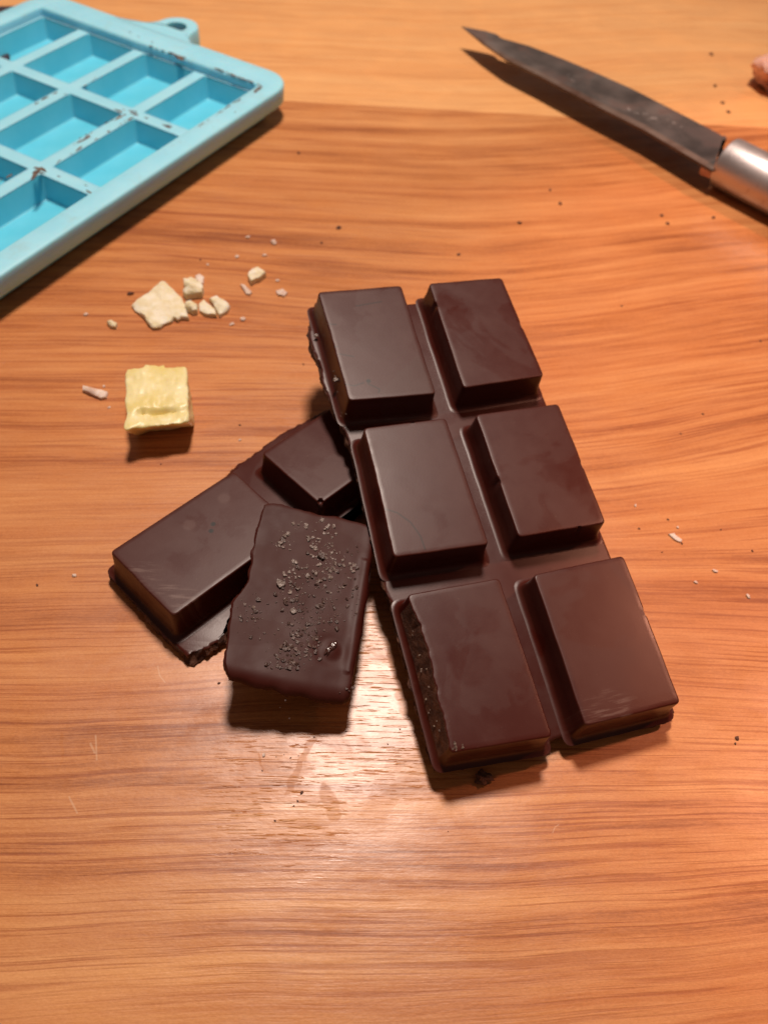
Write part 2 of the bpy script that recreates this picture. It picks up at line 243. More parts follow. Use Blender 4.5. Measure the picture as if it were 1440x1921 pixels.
def simple_material(name, c1, c2, sc=4.0, rough=0.5, bumpd=0.03, sss=0.0, spec=0.5, metal=0.0):
    t = NT(name)
    a = t.noise(t.co, sc, 5, 0.6)
    col = t.mix(t.ramp(a, 0.35, 0.68), c1, c2)
    b = t.bump(t.noise(t.co, sc * 3.0, 5, 0.6), 0.5, bumpd)
    m_ = t.set(color=col, rough=rough, normal=b, spec=spec, metal=metal)
    if sss: t.b.inputs['Subsurface Weight'].default_value = sss; t.b.inputs['Subsurface Radius'].default_value = (1.0, 0.8, 0.35); t.b.inputs['Subsurface Scale'].default_value = 0.08 * U
    return m_

def silicone_material(name, ca, cb, fa):
    t = NT(name)
    a = t.noise(t.co, 1.4, 4, 0.6)
    col = t.mix(t.ramp(a, 0.3, 0.7), ca, cb)
    x, y, z = t.sep(t.co)
    # greasy film of old chocolate on the rim's near edge and the corner
    film = t.math('MULTIPLY', t.ramp(t.noise(t.co, 2.6, 6, 0.7, 0.4), 0.50, 0.72), t.ramp(z, 0.44, 0.57))
    col = t.mix(t.math('MULTIPLY', film, fa), col, (0.36, 0.46, 0.42))
    b = t.bump(t.noise(t.co, 5.0, 4, 0.6), 0.12, 0.03)
    t.b.inputs['Subsurface Weight'].default_value = 0.35; t.b.inputs['Subsurface Radius'].default_value = (0.25, 0.8, 1.0); t.b.inputs['Subsurface Scale'].default_value = 0.22 * U
    return t.set(color=col, rough=0.42, normal=b, spec=0.4)

def blade_material():
    t = NT('stained_steel')
    a = t.noise(t.scale(t.co, (1, 1, 1)), 0.8, 3, 0.5, 0.3)
    c = t.noise(t.scale(t.co, (1, 1, 1)), 1.5, 4, 0.6, 0.5)
    col = t.mix(t.ramp(a, 0.35, 0.65), (0.075, 0.060, 0.055), (0.20, 0.160, 0.145))
    col = t.mix(t.math('MULTIPLY', t.ramp(c, 0.50, 0.66), 0.6), col, (0.085, 0.030, 0.018))
    # dark foot near the heel, worn marks in a row
    col = t.mix(t.math('MULTIPLY', t.spot(t.co, (-0.45, 0.75, 0.4), 1.1, 0.8), 0.55), col, (0.045, 0.042, 0.045))
    mark = t.ramp(t.noise(t.co, 8.0, 3, 0.6), 0.56, 0.66)
    for p in ((-1.3, 1.55, 0.43), (-1.1, 1.4, 0.43), (-0.9, 1.25, 0.43), (-0.7, 1.1, 0.43), (-2.2, 2.7, 0.43)):
        col = t.mix(t.math('MULTIPLY', t.math('MULTIPLY', t.spot(t.co, p, 0.22, 0.6), mark), 0.8), col, (0.42, 0.36, 0.34))
    rough = t.ramp(c, 0.35, 0.7, 0.38, 0.62)
    b = t.bump(t.noise(t.scale(t.co, (2, 9, 1), (0, 0, 0), 0.9), 4.0, 4, 0.6), 0.25, 0.02)
    return t.set(color=col, rough=rough, metal=t.ramp(c, 0.5, 0.66, 0.5, 0.1), normal=b)

def handle_material():
    t = NT('brushed_handle_steel')
    c = t.noise(t.co, 2.2, 6, 0.7, 0.5)
    col = t.mix(t.math('MULTIPLY', t.ramp(c, 0.55, 0.75), 0.6), (0.60, 0.53, 0.52), (0.24, 0.12, 0.08))
    b = t.bump(t.noise(t.scale(t.co, (1, 1, 1)), 24.0, 3, 0.6), 0.12, 0.01)
    return t.set(color=col, rough=t.ramp(c, 0.3, 0.8, 0.36, 0.55), metal=0.9, normal=b)

M = dict(
    wood_near=wood_material('oiled_wood_near', (0.75, 0.345, 0.128), (0.57, 0.215, 0.069), (0.29, 0.082, 0.023), 2.0, 1.0, True),
    wood_far=wood_material('oiled_wood_far', (0.90, 0.49, 0.205), (0.83, 0.40, 0.15), (0.60, 0.245, 0.085), 11.0, 0.75),
    choc=[chocolate_material('dark_chocolate', 1.3 * i + 0.7) for i in range(3)],
    choc_matte=chocolate_material('dark_chocolate_underside', 9.1, 0.85, 0.2, None, 0.46, 0.22),
    broken=broken_material(),
    butter=simple_material('cocoa_butter', (0.76, 0.62, 0.24), (0.84, 0.74, 0.42), 2.4, 0.36, 0.025, 0.35),
    shaving=simple_material('pale_shaving', (0.76, 0.64, 0.40), (0.86, 0.78, 0.62), 7.0, 0.55, 0.05, 0.25),
    speck=simple_material('pale_speck', (0.62, 0.42, 0.33), (0.82, 0.68, 0.58), 7.0, 0.5, 0.04, 0.2),
    crumb=simple_material('dark_crumb', (0.085, 0.028, 0.014), (0.17, 0.065, 0.034), 12.0, 0.6, 0.05),
    salt=simple_material('stained_salt', (0.05, 0.022, 0.017), (0.14, 0.085, 0.07), 9.0, 0.30, 0.04),
    salt_bright=simple_material('pale_salt', (0.13, 0.085, 0.068), (0.32, 0.25, 0.22), 9.0, 0.25, 0.04),
    silicone=silicone_material('blue_silicone', (0.10, 0.56, 0.745), (0.14, 0.61, 0.79), 0.1), silicone_rim=silicone_material('lit_blue_silicone', (0.31, 0.69, 0.85), (0.36, 0.73, 0.88), 0.3), blade=blade_material(), handle=handle_material(),  # mould rim and ribs paler, cavities deeper: light and bounce put into colour
    residue=simple_material('dried_chocolate', (0.07, 0.035, 0.025), (0.22, 0.15, 0.11), 10.0, 0.6, 0.05),
    spine=simple_material('lit_spine_steel', (0.24, 0.17, 0.14), (0.13, 0.065, 0.045), 1.8, 0.45, 0.02, metal=0.6),  # brownish strip; the light along the spine is put into its colour
    pink=simple_material('pink_brown', (0.74, 0.40, 0.30), (0.44, 0.16, 0.08), 1.6, 0.45, 0.08, 0.3),
    cloth=simple_material('dark_cloth', (0.030, 0.022, 0.034), (0.055, 0.036, 0.05), 9.0, 0.8, 0.05),
)

# ------------------------------------------------------------------ object helpers
def fin(bm, sharp=35):
    bm.normal_update()
    for f in bm.faces: f.smooth = True
    for e in bm.edges:
        if len(e.link_faces) == 2 and e.calc_face_angle(0) > R(sharp): e.smooth = False

def obj(name, bm, mats, parent=None, loc=(0, 0, 0), rot=None, sharp=35):
    """bm in working units -> one mesh object in metres"""
    fin(bm, sharp)
    bmesh.ops.scale(bm, vec=(U, U, U), verts=bm.verts)
    me = bpy.data.meshes.new(name); bm.to_mesh(me); bm.free()
    for x in (mats if isinstance(mats, (list, tuple)) else [mats]): me.materials.append(x)
    o = bpy.data.objects.new(name, me); C.objects.link(o)
    if rot is not None:
        mm = rot.to_4x4(); mm.translation = Vector(loc) * U; o.matrix_world = mm
    else: o.location = Vector(loc) * U
    if parent is not None: o.parent = parent
    return o

def tag(o, label, cat, group=None):
    o['label'] = label; o['category'] = cat
    if group: o['group'] = group
    return o

def thing(name, label, cat, loc=(0, 0, 0), rot=None, group=None):
    o = bpy.data.objects.new(name, None); C.objects.link(o); o.empty_display_size = 0.01
    mm = (rot or Matrix.Identity(3)).to_4x4(); mm.translation = Vector(loc) * U; o.matrix_world = mm
    return tag(o, label, cat, group)

def nz(x, y, z=0.0, s=1.0, o=3):
    return noise.fractal(Vector((x, y, z)) * s, 1.0, 2.0, o)

def offset_poly(P, d):
    """P ccw corner list, grown outward by d"""
    out = []; n = len(P)
    for i in range(n):
        a, b, c = Vector(P[i - 1]), Vector(P[i]), Vector(P[(i + 1) % n])
        e1 = (b - a).normalized(); e2 = (c - b).normalized()
        n1 = Vector((e1.y, -e1.x)); n2 = Vector((e2.y, -e2.x))
        k = d / (1 + n1.dot(n2))
        out.append(b + (n1 + n2) * k)
    return out

def round_loop(P, r, seg=5, side=12):
    """rounded polygon with subdivided sides; also returns (side index, t) tags"""
    pts = []; n = len(P)
    for i in range(n):
        a, b, c = Vector(P[i - 1]), Vector(P[i]), Vector(P[(i + 1) % n])
        e1 = (b - a).normalized(); e2 = (c - b).normalized()
        p0 = b - e1 * r; p1 = b + e2 * r
        for k in range(seg + 1):
            t = k / seg
            pts.append(((p0 * (1 - t) ** 2 + b * 2 * t * (1 - t) + p1 * t * t), i, -1))
        q = c - e2 * r
        for k in range(1, side): pts.append((p1.lerp(q, k / side), i, k / side))
    return pts

def loft(bm, loops, mat=lambda li, i: 0, cap_top=True, cap_bot=True):
    rows = [[bm.verts.new(p) for p in L] for L in loops]
    n = len(rows[0])
    for li in range(len(rows) - 1):
        for i in range(n):
            f = bm.faces.new((rows[li][i], rows[li][(i + 1) % n], rows[li + 1][(i + 1) % n], rows[li + 1][i])); f.material_index = mat(li, i)
    if cap_top: f = bm.faces.new(rows[-1]); f.material_index = 0
    if cap_bot: f = bm.faces.new(rows[0][::-1]); f.material_index = 0
    return rows

DRAFT = 0.034
def block_bm(P, h, z0, jag=None, wob=0.006, seed=0, notches=()):
    """one moulded square: P = corners of its flat top (ccw), foot fillet, drafted wall, small top bevel"""
    prof = [(DRAFT + 0.066, 0.0), (DRAFT + 0.047, 0.003), (DRAFT + 0.030, 0.011), (DRAFT + 0.013, 0.027), (DRAFT + 0.003, 0.052), (DRAFT * 0.5, h * 0.5),
            (0.006, h - 0.018), (0.003, h - 0.007), (-0.003, h - 0.0015), (-0.011, h), (-0.05, h)]
    loops = []; tags = None
    for li, (d, z) in enumerate(prof):
        L = round_loop(offset_poly(P, d), 0.045 + max(d, 0) * 0.5, 4, 44); tags = L
        row = []
        for (p, i, t) in L:
            w = nz(p.x * 1.3 + seed, p.y * 1.3, z, 2.0) * wob
            q = Vector((p.x + w, p.y + w * 0.7, z0 + z))
            if jag and i == jag[0] and t > 0:
                # side broken away: the top edge recedes unevenly
                amt = max(0.0, 0.022 + 0.045 * math.exp(-((t - 0.36) / 0.2) ** 2) + 0.035 * nz(t * 9 + seed, 3.1, 0, 1.0) + 0.014 * nz(t * 23, 7.7, 0, 1.0)) * min(1, t * 8, (1 - t) * 12) * jag[2]
                if li >= 6: q.x += jag[1][0] * amt; q.y += jag[1][1] * amt
                if li == 5: q.x += jag[1][0] * amt * (0.15 + 0.4 * abs(nz(t * 40, 1.0))); q.z += 0.02 * nz(t * 30, 5.0)
            for (ni, nt, nw, nd) in notches:
                if ni == i and t > 0 and abs(t - nt) < nw and 6 <= li <= 8:
                    b_, c_ = Vector(P[i]), Vector(P[(i + 1) % 4]); e = (c_ - b_).normalized(); inn = Vector((-e.y, e.x))
                    q.x += inn.x * nd; q.y += inn.y * nd; q.z -= nd * 0.4
            row.append(q)
        loops.append(row)
    bm = bmesh.new()
    def mat(li, i): return 1 if (jag and jag[2] > .5 and tags[i][1] == jag[0] and tags[i][2] > 0.02 and 4 <= li <= 6) else 0
    loft(bm, loops, mat)
    return bm

def dent(o, pts, mat_broken=None):
    """air bubble dents: small spheres cut out of a block"""
    for (x, y, z, r) in pts:
        bm = bmesh.new(); bmesh.ops.create_uvsphere(bm, u_segments=14, v_segments=10, radius=r * U)
        me = bpy.data.meshes.new('cutter'); bm.to_mesh(me); bm.free()
        for f in me.polygons: f.use_smooth = True
        c = bpy.data.objects.new('cutter', me); C.objects.link(c)
        c.matrix_world = o.matrix_world @ Matrix.Translation(Vector((x, y, z)) * U)
        md = o.modifiers.new('d', 'BOOLEAN'); md.operation = 'DIFFERENCE'; md.object = c; md.solver = 'EXACT'
        bpy.context.view_layer.update()
        ev = o.evaluated_get(bpy.context.evaluated_depsgraph_get())
        nm = bpy.data.meshes.new_from_object(ev); o.modifiers.clear(); o.data = nm
        bpy.data.objects.remove(c)

def dense(P, step, closed=True):
    out = []; n = len(P)
    for i in range(n if closed else n - 1):
        a, b = Vector(P[i]), Vector(P[(i + 1) % n]); k = max(1, int((b - a).length / step))
        for j in range(k): out.append(a.lerp(b, j / k))
    return out

def slab_bm(P, z0, z1, rough=lambda p: 0.01, step=0.03, lip=0.018):
    """flat sheet of chocolate with an uneven side: P ccw, z1 top, z0 bottom"""
    Q = dense(P, step); n = len(Q)
    nrm = []
    for i in range(n):
        e = (Q[(i + 1) % n] - Q[i - 1]).normalized(); nrm.append(Vector((e.y, -e.x)))
    hs = [(0.0, 0.0, 1.0), (0.15, 0.35, 1.0), (0.5, 0.8, 1.2), (0.8, 0.5, 1.0), (0.93, 0.1, .7), (0.985, -0.5, .5), (1.0, -1.3, .4)]
    loops = []
    for li, (t, push, rk) in enumerate(hs):
        row = []
        for i, p in enumerate(Q):
            rr = rough(p)
            d = rr * (0.9 * nz(p.x * 2, p.y * 2, t * 1.5, 2.2, 4) + 0.7 * nz(p.x * 7, p.y * 7, t * 4, 2.0, 3)) * rk + push * lip
            q = p + nrm[i] * d; row.append(Vector((q.x, q.y, z0 + (z1 - z0) * t)))
        loops.append(row)
    bm = bmesh.new()
    loft(bm, loops, lambda li, i: 1 if li < 4 and rough(Q[i]) > 0.012 else 0)
    for f in list(bm.faces):
        if len(f.verts) > 8: bmesh.ops.triangulate(bm, faces=[f])
    return bm

def lump_bm(r, sub=2, sq=(1, 1, 1), amt=0.35, seed=0, freq=1.5):
    bm = bmesh.new(); bmesh.ops.create_icosphere(bm, subdivisions=sub, radius=1.0)
    for v in bm.verts:
        k = 1 + amt * nz(v.co.x * freq + seed * 7.3, v.co.y * freq, v.co.z * freq, 1.0, 3)
        v.co = Vector((v.co.x * sq[0], v.co.y * sq[1], v.co.z * sq[2])) * k * r
    return bm

def crystal_bm(r, seed):
    rnd = random.Random(seed); bm = bmesh.new()
    vs = []
    for k in range(11):
        a = rnd.uniform(0, 6.28); el = rnd.uniform(-1, 1)
        vs.append(bm.verts.new((r * math.cos(a) * rnd.uniform(.7, 1.2), r * math.sin(a) * rnd.uniform(.6, 1.1), r * el * 0.55)))
    bmesh.ops.convex_hull(bm, input=vs)
    bmesh.ops.delete(bm, geom=[v for v in bm.verts if not v.link_faces], context='VERTS')
    return bm

def join_into(dst, src, mtx):
    me = bpy.data.meshes.new('t'); src.to_mesh(me); src.free(); me.transform(mtx); dst.from_mesh(me); bpy.data.meshes.remove(me)

# ------------------------------------------------------------------ tabletop (two glued boards)
def box_bm(x0, x1, y0, y1, z0, z1, bev=0.0):
    bm = bmesh.new(); bmesh.ops.create_cube(bm, size=1.0)
    for v in bm.verts: v.co = Vector((x0 + (v.co.x + .5) * (x1 - x0), y0 + (v.co.y + .5) * (y1 - y0), z0 + (v.co.z + .5) * (z1 - z0)))
    if bev: bmesh.ops.bevel(bm, geom=bm.edges[:], offset=bev, segments=2, affect='EDGES', profile=0.5)
    return bm
table = obj('tabletop', box_bm(-40, 40, -14, 46, -3.0, -1.2, 0.05), M['wood_near']); table['kind'] = 'structure'
obj('plank', box_bm(-40, 40, -14, 14.80, -1.2, 0.0, 0.003), M['wood_near'], table, sharp=20)
obj('plank', box_bm(-40, 40, 14.80, 46, -1.2, 0.0, 0.003), M['wood_far'], table, sharp=20)

# ------------------------------------------------------------------ the large bar: base sheet and six squares
BR = Matrix(BAR_ROT)
TH, BH = 0.47, 0.35            # full thickness, height of a square above the sheet
# bar origin lies on the plane of the squares' tops; local z = 0 there
bar = thing('chocolate_bar', 'large dark chocolate bar of six squares, propped over the broken two square piece', 'chocolate', BAR_ORIGIN, BR)
bpy.context.view_layer.update()
def part(name, bm, mats, parent, **kw):
    o = obj(name, bm, mats, None, **kw); o.parent = parent; return o
def shift(bm, d):
    bmesh.ops.translate(bm, vec=d, verts=bm.verts); return bm
def ccw(P):
    a = sum(P[i - 1][0] * P[i][1] - P[i][0] * P[i - 1][1] for i in range(len(P)))
    return P if a > 0 else P[::-1]
def rough_bar(p):
    if p.x < 0.3 and p.y < 0.2: return 0.030
    if p.y < -5.35: return 0.022
    return 0.004
mc = M['choc']
part('base_sheet', slab_bm(ccw(BASE), -TH, -BH, rough_bar), [mc[1], M['broken']], bar)
NOTCH_B = {'D': [(1, .47, .02, .02), (3, .45, .02, .018), (2, .28, .02, .02)], 'C': [(0, .6, .02, .015)], 'F': [(1, .4, .02, .02)], 'B': [(3, .82, .02, .02), (1, .55, .02, .012)]}
for i, k in enumerate('ABCDEF'):
    P = BLOCKS[k]; P = [P[3], P[2], P[1], P[0]]          # ccw: bottom-left, bottom-right, top-right, top-left
    # side index: side i runs from corner i to i+1, so 0 bottom, 1 right, 2 top, 3 left
    jag = None
    if k == 'E': jag = (3, (1.0, 0.0), 0.75)
    if k == 'C': jag = (3, (1.0, 0.0), 0.12)
    if k == 'A': jag = (3, (1.0, 0.0), 0.15)
    nt = {'D': [(1, .47, .025, .016), (3, .55, .025, .016), (0, .72, .025, .016)], 'C': [(2, .4, .025, .014)], 'F': [(1, .6, .025, .016)], 'B': [(3, .2, .025, .018), (1, .5, .03, .008)]}.get(k, [])
    b = part('square', block_bm(P, BH - 0.002, -BH + 0.002, jag, seed=i * 3.3, notches=nt), [chocolate_material('dark_chocolate_' + k.lower(), 2.3 * i + 0.4, marks=dict(MARKS_BAR[k], red_r={'D': 0.62, 'F': 0.75}.get(k, 0.22))), M['broken']], bar)
    if k == 'E': b['label'] = 'square with its left edge crumbled away'
    c = Vector(P[0])
    if k in 'BCDF': dent(b, [(c.x + 0.035, c.y + 0.03, -0.012, 0.034 if k == 'B' else 0.024)])
# grains stuck on the bar
def grains(parent, pts, mat, name='salt_crystal', stuff=False, seed=0):
    if stuff:
        bm = bmesh.new()
        for i, (x, y, z, r) in enumerate(pts):
            join_into(bm, crystal_bm(r, seed + i), Matrix.Translation((x, y, z)) @ Matrix.Rotation(i * 1.3, 4, 'Z'))
        o = part(name, bm, mat, parent, sharp=15); o['kind'] = 'stuff'; return o
    for i, (x, y, z, r) in enumerate(pts):
        part(name, crystal_bm(r, seed + i), mat, parent, loc=(x, y, z), sharp=15)
grains(bar, [(-0.055, -1.10, -0.17, 0.036), (-0.11, -0.36, -0.30, 0.026)], M['salt_bright'], 'salt_crystal', seed=50)
rr = random.Random(4); EY = BLOCKS['E'][3][1]
grains(bar, [(rr.uniform(-0.02, 0.04), rr.uniform(EY + .1, EY + 1.2), -0.05 - rr.uniform(0, .2), rr.uniform(.006, .014)) for _ in range(26)]
       + [(0.08 + rr.uniform(-.05, .08), EY + .03 + rr.uniform(-.02, .04), 0.004 - rr.uniform(0, .01), rr.uniform(.01, .022)) for _ in range(9)]
       + [(rr.uniform(0.0, 0.9), EY - .03 + rr.uniform(-.02, .02), -0.2 - rr.uniform(0, .2), rr.uniform(.006, .014)) for _ in range(22)]
       + [(rr.uniform(-0.09, 0.0), rr.uniform(-1.6, -.9), -rr.uniform(.15, .33), rr.uniform(.005, .010)) for _ in range(14)], M['residue'], 'grains', True, 90)

# ------------------------------------------------------------------ broken two-square piece under the bar
frag = thing('chocolate_piece', 'dark chocolate strip of two squares, one end tucked under the large bar', 'chocolate', (0, 0, 0))
G0, G1, G2 = Vector(FRAG_G[0]), Vector(FRAG_G[1]), Vector(FRAG_G[2])
G3 = G1 + (G2 - G0)
H0, H1 = Vector(FRAG_H[0]), Vector(FRAG_H[1]); du = (G1 - G0).normalized()
H2, H3 = H1 + du * 1.56, H0 + du * 1.56
fb = [tuple(v) for v in FRAG_BASE]
cut = [v for v in fb]
# the sheet goes on beneath the bar to the far end of the second square
far_a, far_b = H2 + Vector((0.12, -0.02)) - Vector((-.7, .7)) * .05, H3 + du * .06 + Vector((-.7, .7)) * .1
fb = fb[:14] + [tuple(far_a), tuple(far_b)] + fb[15:]
part('base_sheet', slab_bm(ccw(fb), 0.0, 0.14, lambda p: 0.055 if p.y < p.x * 1.0 + 5.4 and p.x > -1.55 and p.y < 4.7 else 0.03, 0.022), [mc[0], M['broken']], frag)
ZT = 0.50
part('square', block_bm(ccw([tuple(G0), tuple(G2), tuple(G3), tuple(G1)]), ZT - 0.142, 0.142, None, seed=21), [chocolate_material('dark_chocolate_smudged', 5.2, marks=MARKS_G), M['broken']], frag)
b = part('square', block_bm(ccw([tuple(H0), tuple(H1), tuple(H2), tuple(H3)]), ZT - 0.152, 0.142, None, seed=27), [mc[1], M['broken']], frag)
dent(b, [(H1.x - 0.002, H1.y + 0.03, ZT - 0.02, 0.034)])

# ------------------------------------------------------------------ overturned plate of chocolate leaning on the strip
PR = Matrix(PLATE_ROT)
plate = thing('chocolate_slab', 'dark chocolate piece lying smooth side down with crushed salt and nib crystals on its rough back', 'chocolate', PLATE_ORIGIN, PR)
bpy.context.view_layer.update()
def poly_at(P, t):
    L = [0.0]
    for a, b_ in zip(P, P[1:]): L.append(L[-1] + (Vector(b_) - Vector(a)).length)
    d = t * L[-1]
    for i in range(len(P) - 1):
        if d <= L[i + 1] or i == len(P) - 2:
            return Vector(P[i]).lerp(Vector(P[i + 1]), (d - L[i]) / (L[i + 1] - L[i]))
def plate_pt(u, v):
    T_, B_, L_, R_ = poly_at(PLATE_T, u), poly_at(PLATE_B, u), poly_at(PLATE_L, v), poly_at(PLATE_R, v)
    c00, c10, c01, c11 = Vector(PLATE_T[0]), Vector(PLATE_T[-1]), Vector(PLATE_B[0]), Vector(PLATE_B[-1])
    return T_ * (1 - v) + B_ * v + L_ * (1 - u) + R_ * u - (c00 * (1 - u) * (1 - v) + c10 * u * (1 - v) + c01 * (1 - u) * v + c11 * u * v)
def plate_z(x, y):
    z = 0.016 * nz(x * 1.1, y * 1.1, 4, 1.0, 2) + 0.0022 * nz(x * 5, y * 5, 2, 1.0, 2)
    d = math.hypot(x - DENT[0], y - DENT[1]); z += 0.010 * math.exp(-(d / 0.06) ** 2) - 0.010 * math.exp(-((d - 0.11) / 0.05) ** 2)
    z += 0.020 * math.exp(-((x - 1.10) / 0.05) ** 2) * (1 if -1.6 < y < -0.4 else 0.3)     # ridge near the right edge
    return z
NU, NV = 64, 96
bm = bmesh.new(); grid = []
TP = 0.13
for j in range(NV + 1):
    row = []
    for i in range(NU + 1):
        u, v = i / NU, j / NV; p = plate_pt(u, v)
        # sideways roughness of the outline
        ed = min(u, 1 - u, v, 1 - v)
        if ed < 0.03:
            k = (0.03 - ed) / 0.03
            a = 0.026 if u < 0.5 else 0.012
            p = p + Vector((nz(p.y * 3, 1.7 if u < .5 else 8, 0, 2.2, 4) * a * k * (1 if min(u, 1 - u) < 0.03 else 0), nz(p.x * 3, 3.9, 0, 2.0, 4) * a * k * (1 if min(v, 1 - v) < .03 else 0)))
        eL, eR, eT, eB = u * 1.2, (1 - u) * 1.2, v * 1.92, (1 - v) * 1.92
        z = plate_z(p.x, p.y)
        for e_, r_, d_ in ((eL, .022, .018), (eR, .05, .035), (eT, .05, .035), (eB, .15, .075)):
            if e_ < r_: z -= d_ * (1 - math.sqrt(max(0, 1 - (1 - e_ / r_) ** 2)))
        row.append(bm.verts.new((p.x, p.y, z)))
    grid.append(row)
for j in range(NV):
    for i in range(NU):
        bm.faces.new((grid[j][i], grid[j + 1][i], grid[j + 1][i + 1], grid[j][i + 1]))
rim = [grid[0][i] for i in range(NU + 1)] + [grid[j][NU] for j in range(1, NV + 1)] + [grid[NV][i] for i in range(NU - 1, -1, -1)] + [grid[j][0] for j in range(NV - 1, 0, -1)]
cx, cy = 0.6, -0.96
prev = rim
for li, (t, inn) in enumerate(((0.35, 0.004), (0.7, 0.04), (1.0, 0.085))):
    cur = []
    for v in rim:
        d = Vector((cx - v.co.x, cy - v.co.y)).normalized()
        w = 0.018 * nz(v.co.x * 6, v.co.y * 6, t * 3, 1.6, 3)
        cur.append(bm.verts.new((v.co.x + d.x * (inn + w), v.co.y + d.y * (inn + w), min(v.co.z, -0.02) * (1 - t) - TP * t + 0.004 * nz(v.co.x * 5, v.co.y * 5))))
    n = len(rim)
    for i in range(n):
        f = bm.faces.new((prev[i], prev[(i + 1) % n], cur[(i + 1) % n], cur[i])); f.material_index = 1 if rim[i].co.x < 0.25 and rim[i].co.y > -1.85 else 0
    prev = cur
bm.faces.new(prev)
bmesh.ops.recalc_face_normals(bm, faces=bm.faces)
part('slab', bm, [M['choc_matte'], M['broken']], plate)
# the moulded square on the hidden lower face
bb = block_bm([(0.52, -1.42), (1.08, -1.42), (1.08, -0.35), (0.52, -0.35)], 0.18, 0.0, seed=3)
bmesh.ops.rotate(bb, cent=(0.8, -0.9, 0), matrix=Matrix.Rotation(math.pi, 3, 'Y'), verts=bb.verts); bmesh.ops.translate(bb, vec=(0, 0, -TP + 0.004), verts=bb.verts)
part('square', bb, [mc[0], M['broken']], plate)
rs = random.Random(11)
big = []
for i, (x, y) in enumerate(SALT_BIG):
    r = {0: .046, 1: .042, 3: .032, 2: .026, 4: .028, 7: .030, 12: .03}.get(i, 0.024)
    o = part('salt_crystal', crystal_bm(r, 300 + i), M['salt_bright'] if i in (0, 2, 4, 3) else M['salt'], plate, loc=(x, y, plate_z(x, y) + r * .25), rot=Matrix.Rotation(i * 2.1, 3, 'Z'), sharp=15)
pts = []
for (x, y, r0, n_) in [(c[0][0], c[0][1], c[1], int(c[2])) if isinstance(c[0], list) else (c[0], c[1], c[2], int(c[3])) for c in SALT_CL]:
    for _ in range(int(n_ * 2.1)):
        a, q = rs.uniform(0, 6.28), r0 * rs.random() ** .5 * 1.3; px, py = x + q * math.cos(a), y + q * math.sin(a)
        r = 0.004 + 0.023 * rs.random() ** 3.0
        pts.append((px, py, plate_z(px, py) + r * .2, r))
grains(plate, pts[:len(pts) // 3], M['salt_bright'], 'salt_grains', True, 700)
grains(plate, pts[len(pts) // 3:], M['salt'], 'salt_grains', True, 1700)
gl = NT('wet_smear'); mwet = gl.set(color=(0.05, 0.016, 0.011), rough=0.2, spec=0.6, normal=gl.bump(gl.noise(gl.co, 9.0, 3, 0.5), 0.6, 0.06))
bm = bmesh.new(); bmesh.ops.create_uvsphere(bm, u_segments=24, v_segments=14, radius=1)
for v in bm.verts:
    k = 1 + 0.35 * nz(v.co.x * 1.4, v.co.y * 1.4, v.co.z, 1.5, 3); v.co = Vector((v.co.x * .030 * k, v.co.y * .085 * k, v.co.z * 0.016 * k))
part('wet_smear', bm, mwet, plate, loc=(DENT[0], DENT[1] + .02, plate_z(*DENT) - .004), rot=Matrix.Rotation(-.5, 3, 'Z'))

# ------------------------------------------------------------------ blue silicone mould
mx, my, ma = MOULD
MR = Matrix.Rotation(R(ma - 90), 3, 'Z')     # local y along the cells' long side
mould = thing('silicone_mould', 'light blue silicone chocolate mould with rectangular cavities and a hanging loop, smeared with chocolate', 'mould', (mx, my, 0), MR)
bpy.context.view_layer.update()
ZR, ZM, ZF = 0.57, 0.42, 0.06
XL, XR, YB, YT = -3.74, 1.28, -12.23, 1.79       # inner opening
OXL, OXR, OYB, OYT = -4.15, 1.68, -12.7, 2.37    # outer edge
def rr_loop(x0, x1, y0, y1, r, n=8, side=6):
    pts = []
    for (cx_, cy_, a0) in ((x1 - r, y0 + r, -90), (x1 - r, y1 - r, 0), (x0 + r, y1 - r, 90), (x0 + r, y0 + r, 180)):
        for k in range(n + 1):
            a = R(a0 + 90 * k / n); pts.append(Vector((cx_ + r * math.cos(a), cy_ + r * math.sin(a))))
    return pts
def rimloops(spec):
    return [[Vector((p.x, p.y, z)) for p in rr_loop(x0, x1, y0, y1, r)] for (x0, x1, y0, y1, r, z) in spec]
o_ = lambda d, z, r=0.55: (OXL - d, OXR + d, OYB - d, OYT + d, r, z)
i_ = lambda d, z, r=0.06: (XL - d, XR + d, YB - d, YT + d, r, z)
bm = bmesh.new()
rings = rimloops([i_(-.01, ZM - .02), i_(-.005, ZR - .05), i_(0.008, ZR - .012, .075), i_(0.03, ZR, .09), o_(-.03, ZR), o_(-.008, ZR - .012), o_(0, ZR - .035), o_(-.012, 0.285), o_(-.03, 0.27), o_(-.12, 0.265), i_(.11, .25, .12), i_(.10, 0.02, .12), i_(.06, 0.0, .12)])
rows = [[bm.verts.new(p) for p in L] for L in rings]
for a, b_ in zip(rows, rows[1:]):
    n = len(a)
    for i in range(n): bm.faces.new((a[i], a[(i + 1) % n], b_[(i + 1) % n], b_[i]))
bm.faces.new(rows[-1])
bmesh.ops.recalc_face_normals(bm, faces=bm.faces)
part('rim', bm, M['silicone_rim'], mould, sharp=60)
